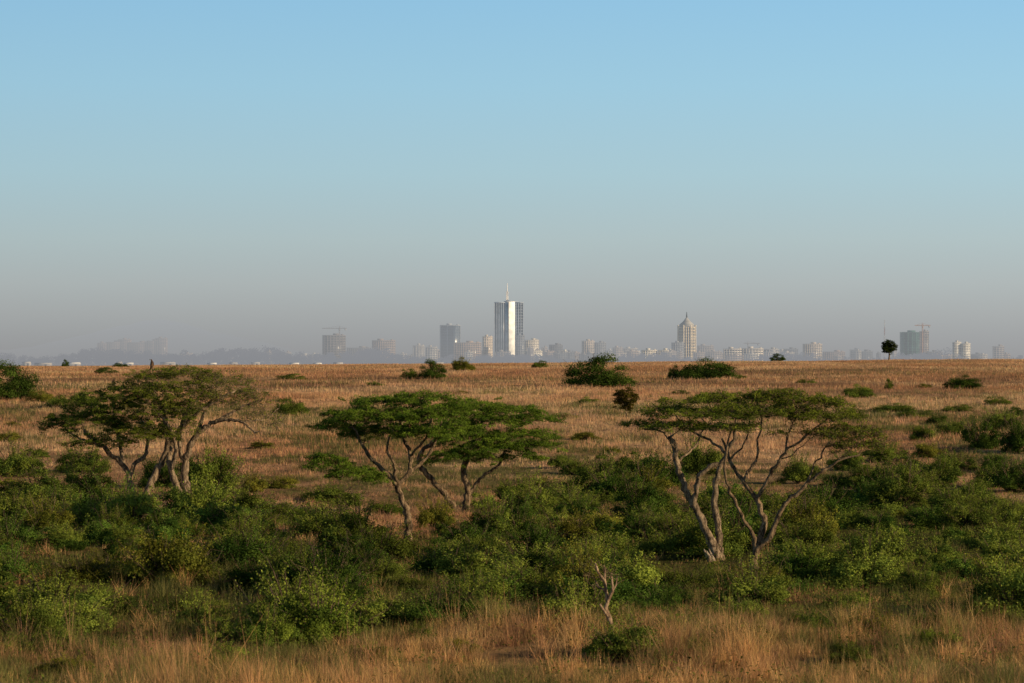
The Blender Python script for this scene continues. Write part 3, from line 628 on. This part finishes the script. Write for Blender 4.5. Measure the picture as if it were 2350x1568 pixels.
LOW=[430,520,575,700,930,965,1075,1160,1250,1320,1425,1450,1600,1615,1800,1960,2010,1990,2165,2250,2290,620,1015,655,945,985,1270,1310,1345,1400,1440,1530,1560,1605,1640,1820,1860,1900,1925,1975,2050,2090,2150,2240,2310,1230,1090,840,720,490,1215,1255,1290,1330,1375,1415,1460,1495,1000,1120,1245,1275,1300,1350,1435,1620,1680,1730,1770,1810]
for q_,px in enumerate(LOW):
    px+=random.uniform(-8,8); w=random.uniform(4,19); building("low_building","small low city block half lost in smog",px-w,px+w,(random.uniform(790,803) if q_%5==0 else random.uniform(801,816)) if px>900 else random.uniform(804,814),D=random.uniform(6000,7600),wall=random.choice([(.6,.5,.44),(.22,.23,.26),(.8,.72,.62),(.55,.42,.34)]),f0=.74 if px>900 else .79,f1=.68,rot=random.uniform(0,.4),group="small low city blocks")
D0=7000; s=D0/F; cx=bpos(1168,D0); zb=float(terr(cx,D0)); Ht=H+(HY-694)*s-zb
e=add("office_tower",None,(cx,D0,zb)); e["label"]="tallest office tower with blue glass and white central shaft"; e["category"]="tower"
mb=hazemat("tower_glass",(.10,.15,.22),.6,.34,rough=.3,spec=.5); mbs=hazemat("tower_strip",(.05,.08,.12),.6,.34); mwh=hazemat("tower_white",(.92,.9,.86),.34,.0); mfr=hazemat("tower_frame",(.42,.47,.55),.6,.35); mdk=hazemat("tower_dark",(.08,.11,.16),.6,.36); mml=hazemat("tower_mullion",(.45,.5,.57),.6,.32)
u=s
V,Fq=box_arrays([(-33*u,-8*u,-10,24,0,Ht-2),(-31*u,-9.5*u,-12,-9.5,0,Ht-5)]); add("window",np_mesh("w",V,Fq,None,[mb]),parent=e)
B=[]
for i in range(6):
    x=-33*u+i*25*u/5; B.append((x-.7,x+.7,-12.8,-9.2,0,Ht-1))
B+=[(-34*u,-7.5*u,-12.6,25,Ht-1.8,Ht+.4)]
V,Fq=box_arrays(B); add("mullion",np_mesh("m",V,Fq,None,[mml]),parent=e)
V=np.array([(-7.5*u,-13,0),(-1*u,-13.2,0),(14*u,-9.5+5,0),(14*u,20,0),(-7.5*u,20,0)]); V=np.concatenate([V,V+[0,0,Ht+1.5]])
fq=np.array([[i,(i+1)%5,(i+1)%5+5,i+5] for i in range(5)]); cap=np.array([[5,6,7,8,9],[4,3,2,1,0]])
add("wall",np_mesh("shaft",V,[fq,cap],None,[mwh]),parent=e)
V,Fq=box_arrays([(-1.5*u-1.3,-1.5*u+1.2,-15.5,-12.2,0,Ht+.8)]); add("window_strip",np_mesh("ws",V,Fq,None,[mbs]),parent=e)
V,Fq=box_arrays([(14.4*u,33*u-.8,-4,22,0,Ht-1)]); add("window",np_mesh("w2",V,Fq,None,[mdk]),parent=e)
B=[]
for i in range(4):
    x=16.2*u+i*(16.4*u)/3; B.append((x-.8,x+.8,-5.4,-3.6,0,Ht+.3))
for i in range(22):
    z=Ht*i/22+2; B.append((16*u,33*u-.2,-5.1,-3.8,z,z+1.2))
for i in range(3): B.append((33*u-1,33*u+.2,-3+i*11,-1.4+i*11,0,Ht+.3))
B.append((15.2*u,33.5*u,-5.8,23,Ht-1.5,Ht+.6))
V,Fq=box_arrays(B); add("lattice_screen",np_mesh("l",V,Fq,None,[mfr]),parent=e)
V,Fq=box_arrays([(-12*u,22*u,-2,16,Ht+.7,Ht+3),(-6*u,6*u,-1,12,Ht+2.9,Ht+5)]); add("roof",np_mesh("r",V,Fq,None,[mfr]),parent=e)
V,Fq=lattice((-4*u,2,Ht+4),(-4*u,2,Ht+26),4.5,6,.6); V2,F2=tube([(-4*u,2,Ht+24),(-4*u,2,Ht+44*u)],[1.4,.6],6)
add("mast",np_mesh("mast",np.concatenate([V,V2]),np.concatenate([Fq,F2+len(V)]),None,[hazemat("mast_paint",(.88,.82,.76),.4,.2)]),parent=e)
building("office_building","grey podium block against the tall tower",1183,1204,767,D=6850,wall=(.42,.43,.46),f0=.64,f1=.54,rot=.05,depth=20)
D0=6900; s=D0/F; px=1576; cx=bpos(px,D0); zb=float(terr(cx,D0)); Ht=H+(HY-752)*s-zb
e=add("spired_tower",None,(cx,D0,zb)); e["label"]="eight-sided pale tower with pointed crown and spire"; e["category"]="tower"
def ngon(levels,n=8,ph=math.pi/8):
    Vs=[]
    for (R,z) in levels: Vs+=[(R*math.cos(2*math.pi*i/n+ph),R*math.sin(2*math.pi*i/n+ph),z) for i in range(n)]
    fs=[[k*n+i,k*n+(i+1)%n,(k+1)*n+(i+1)%n,(k+1)*n+i] for k in range(len(levels)-1) for i in range(n)]
    return np.array(Vs),np.array(fs)
R=21.5*s
V,Fq=ngon([(R-.9,0),(R-.9,Ht)]); add("window",np_mesh("g",V,Fq,None,[hazemat("spire_glass",(.12,.15,.18),.6,.4)]),parent=e)
mc=hazemat("spire_wall",(.82,.68,.5),.52,.26)
Vs=[];Fs=[];off=0
for i in range(24):
    a=2*math.pi*i/24+math.pi/8; rr=R*(math.cos(math.pi/8)/math.cos(((a-math.pi/8)%(math.pi/4))-math.pi/8))
    v,f=tube([(rr*math.cos(a),rr*math.sin(a),0),(rr*math.cos(a),rr*math.sin(a),Ht+(6 if i%3==0 else 1))],[1.35 if i%3==0 else .9]*2,4); Vs.append(v);Fs.append(f+off);off+=len(v)
for k in range(14):
    z=Ht*k/13; v,f=ngon([(R-.95,z-.7),(R-.2,z-.7),(R-.2,z+.7),(R-.95,z+.7)]); Vs.append(v);Fs.append(f+off);off+=len(v)
add("wall",np_mesh("w",np.concatenate(Vs),np.concatenate(Fs),None,[mc]),parent=e)
V,Fq=ngon([(R*.98,Ht),(R*.98,Ht+2),(R*.86,Ht+2.2),(R*.82,Ht+6*s),(R*.86,Ht+6.4*s),(R*.42,Ht+14*s),(R*.16,Ht+21*s),(.8,Ht+24*s)]); add("roof",np_mesh("r",V,Fq,None,[hazemat("spire_roof",(.4,.38,.35),.5,.34)]),parent=e)
V,Fq=tube([(0,0,Ht+20*s),(0,0,Ht+26*s),(0,0,Ht+36*s)],[2.2,1.6,.6],6); add("spire",np_mesh("s",V,Fq,None,[hazemat("spire_metal",(.06,.07,.08),.4,.2)]),parent=e)
crane(780,750,800,6800,-40,16,(.25,.22,.22),"grey tower crane above an unfinished tower",(.7,.58))
crane(2115,743,800,6650,-18,18,(.55,.3,.18),"orange tower crane beside the green netted building",(.6,.45),2.6)
crane(1715,786,815,6550,-10,28,(.3,.26,.25),"small grey tower crane over low blocks",(.7,.66),1.6)
D0=6500; s=D0/F; cx=bpos(2030,D0); zb=float(terr(cx,D0)); hh=H+(HY-734)*s-zb
e=add("radio_mast",None,(cx,D0,zb)); e["label"]="slender red and white lattice radio mast"; e["category"]="mast"
for i in range(6):
    V,Fq=lattice((0,0,hh*i/6),(0,0,hh*(i+1)/6-.4),3.-i*.3,5,.3); add("mast_section",np_mesh("ms",V,Fq,None,[hazemat("mast_red",(.32,.14,.12),.66,.55) if i%2==0 else hazemat("mast_white",(.55,.55,.55),.64,.52)]),parent=e)
mroof=hazemat("white_sheet_roof",(.82,.78,.72),.34,.34); mroof2=hazemat("dusty_sheet_roof",(.5,.46,.42),.5,.5); mwl=hazemat("shed_wall",(.5,.45,.4),.6,.6)
for (a,b) in [(52,70),(80,118),(154,184),(268,280),(284,306),(368,402),(476,497),(526,545),(576,596),(664,686),(719,738),(765,787),(985,1018)]:
    D0=3900+random.uniform(-250,250); s=D0/F; W=(b-a)*s; cx=bpos((a+b)/2,D0); zb=float(terr(cx,D0)); dp=16.
    zt=H-(random.uniform(831.,834.)-HY)*s-zb; dr=random.uniform(1.1,2.2)
    e=add("warehouse",None,(cx,D0,zb)); e["label"]="long low shed with a pale sheet roof"; e["category"]="warehouse"; e["group"]="white-roofed sheds beyond the plain"
    V,Fq=box_arrays([(-W/2+.3,W/2-.3,-dp/2,dp/2,-.5,zt-dr-.1)]); add("wall",np_mesh("wl",V,Fq,None,[mwl]),parent=e)
    V=np.array([(-W/2,-dp/2-.5,zt-dr),(-W/2,0,zt+.5),(-W/2,dp/2+.5,zt-dr),(W/2,-dp/2-.5,zt-dr),(W/2,0,zt+.5),(W/2,dp/2+.5,zt-dr)])
    add("roof",np_mesh("rf",V,[np.array([[0,3,4,1],[1,4,5,2],[0,2,5,3]]),np.array([[0,1,2],[3,5,4]])],None,[mroof if random.random()<.6 else mroof2]),parent=e)
    V,Fq=box_arrays([(-W*.3,-W*.3+3,-dp/2-.08,-dp/2+.1,-.5,zt-dr-.5),(W*.15,W*.15+3,-dp/2-.08,-dp/2+.1,-.5,zt-dr-.5)]); add("door",np_mesh("dr",V,Fq,None,[hazemat("shed_door",(.15,.18,.2),.5,.5)]),parent=e)
r=np.random.default_rng(31); C=[];S=[]
def fartree(px,top,D):
    s=D/F; x=bpos(px,D); zb=float(terr(x,D)); h=max(4,H+(HY-top)*s-zb); w=h*r.uniform(.5,1.0)
    k=r.integers(3,7)
    for q in range(k):
        c=np.array([x+r.normal(0,w*.35),D+r.normal(0,w*.35),zb+h*r.uniform(.35,.82)]); rad=h*r.uniform(.14,.26); m=45
        C.append(c+norm(r.normal(0,1,(m,3)))*rad*r.uniform(.5,1.05,(m,1))*[1.2,1.2,.9]); S.append(np.full(m,h*.05))
    m=30; C.append(np.stack([x+r.normal(0,w*.3,m),D+r.normal(0,w*.3,m),zb+r.random(m)*h*.5],-1)); S.append(np.full(m,h*.05))
for px in np.arange(-150,2500,4.5):
    base=np.interp(px,[-150,0,200,400,450,700,900,1300,1700,2350],[814,811,814,805,810,806,816,820,821,817])
    fartree(px+r.normal(0,4),base+r.normal(0,5)+8*math.sin(px*.02),r.uniform(4800,6300))
for px in np.arange(-150,1100,7): fartree(px+r.normal(0,4),826+r.normal(0,3),r.uniform(4100,4600))
C=np.concatenate(C);S=np.concatenate(S)
LV,LF=leaves(C,r.normal(0,1,(len(C),3)),S,.8,r)
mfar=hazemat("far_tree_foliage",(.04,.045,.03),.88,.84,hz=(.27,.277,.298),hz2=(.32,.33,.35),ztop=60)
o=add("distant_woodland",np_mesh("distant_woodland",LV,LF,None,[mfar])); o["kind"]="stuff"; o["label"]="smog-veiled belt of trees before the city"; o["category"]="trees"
def hill(ptsx,ptsy,D,label):
    xs=np.linspace(min(ptsx),max(ptsx),120); ys=np.interp(xs,ptsx,ptsy)+(fbm(xs/30,xs*0+D,3)-.5)*6
    s=D/F; X=(xs-CX)*s; top=H+(HY-ys)*s; V=[]
    for k,(dy,fz) in enumerate([(-1800,0.),(-1200,.35),(-500,.8),(0,1.),(900,.6),(2500,0.)]):
        V.append(np.stack([X,np.full_like(X,D+dy),np.maximum(-2+0*X,-2+(top+2)*fz)-(.5 if fz==0 else 0)],-1))
    V=np.concatenate(V); n=120; i=np.arange(5)[:,None]*n; j=np.arange(n-1)[None,:]
    Fq=np.stack([i+j,i+j+1,i+n+j+1,i+n+j],-1).reshape(-1,4)
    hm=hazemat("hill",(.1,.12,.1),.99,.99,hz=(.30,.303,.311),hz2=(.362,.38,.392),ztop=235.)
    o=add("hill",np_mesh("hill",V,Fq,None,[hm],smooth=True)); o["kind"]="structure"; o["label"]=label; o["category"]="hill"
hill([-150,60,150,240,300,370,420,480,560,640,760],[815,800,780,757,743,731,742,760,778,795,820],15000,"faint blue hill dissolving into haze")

# ---------------------------------------------------------------- world, sun, camera
def s2l(c): return tuple(((v/255)/12.92 if v/255<=.04045 else ((v/255+.055)/1.055)**2.4) for v in c)
w=bpy.data.worlds.new("World"); scene.world=w; w.use_nodes=True; nt=w.node_tree; nt.nodes.clear(); N=nt.nodes; L=nt.links
EL=math.radians(18); AZ=math.radians(111)
WS=.075
out=N.new('ShaderNodeOutputWorld'); bg=N.new('ShaderNodeBackground'); bg.inputs[1].default_value=WS; L.new(bg.outputs[0],out.inputs[0])
sky=N.new('ShaderNodeTexSky'); sky.sky_type='NISHITA'; sky.sun_disc=False; sky.sun_elevation=EL; sky.sun_rotation=AZ; sky.altitude=1600; sky.dust_density=2
tc=N.new('ShaderNodeTexCoord'); sx=N.new('ShaderNodeSeparateXYZ'); L.new(tc.outputs['Generated'],sx.inputs[0])
mr=N.new('ShaderNodeMapRange'); mr.inputs[1].default_value=-.02; mr.inputs[2].default_value=.14; L.new(sx.outputs['Z'],mr.inputs[0])
cr=N.new('ShaderNodeValToRGB'); ramp=cr.color_ramp
stops=[(-.01,(143,141,140)),(0.0,(150,150,151)),(.0075,(157,159,160)),(.0165,(166,170,170)),(.027,(173,181,181)),(.0425,(175,192,194)),(.0655,(169,200,210)),(.096,(158,201,222)),(.1265,(146,195,225))]
for k,(z,c) in enumerate(stops):
    p=(z+.02)/.16
    if k<2: el=ramp.elements[k]; el.position=p
    else: el=ramp.elements.new(p)
    el.color=(*s2l(c),1)
L.new(mr.outputs[0],cr.inputs[0])
# the sky brightens gently towards the sun's side
m3=N.new('ShaderNodeMapRange'); m3.inputs[1].default_value=-.2; m3.inputs[2].default_value=.2; m3.inputs[3].default_value=.95/WS; m3.inputs[4].default_value=1.04/WS; L.new(sx.outputs['X'],m3.inputs[0])
vs=N.new('ShaderNodeVectorMath'); vs.operation='SCALE'; L.new(m3.outputs[0],vs.inputs['Scale']); L.new(cr.outputs[0],vs.inputs[0])
m2=N.new('ShaderNodeMapRange'); m2.inputs[1].default_value=.15; m2.inputs[2].default_value=.35; L.new(sx.outputs['Z'],m2.inputs[0])
mx=N.new('ShaderNodeMix'); mx.data_type='RGBA'; L.new(m2.outputs[0],mx.inputs[0]); L.new(vs.outputs[0],mx.inputs[6]); L.new(sky.outputs[0],mx.inputs[7]); L.new(mx.outputs[2],bg.inputs[0])
sd=bpy.data.lights.new("sun",'SUN'); sd.energy=5; sd.angle=math.radians(.5); sd.color=(1,.79,.51)
so=bpy.data.objects.new("sun",sd); col.objects.link(so)
ts=Vector((math.sin(AZ)*math.cos(EL),math.cos(AZ)*math.cos(EL),math.sin(EL))); so.rotation_euler=ts.to_track_quat('Z','Y').to_euler(); so.location=(60,-40,60)
cd=bpy.data.cameras.new("camera"); co=bpy.data.objects.new("camera",cd); col.objects.link(co)
cd.lens=100; cd.sensor_width=36; cd.clip_start=.5; cd.clip_end=60000; co.location=(0,0,H)
co.rotation_euler=(math.radians(90)+math.atan((HY-784)/F),0,0)
cd.dof.use_dof=True; cd.dof.focus_distance=330; cd.dof.aperture_fstop=2.8
scene.camera=co
scene.view_settings.view_transform='Standard'; scene.view_settings.look='None'; scene.view_settings.exposure=0
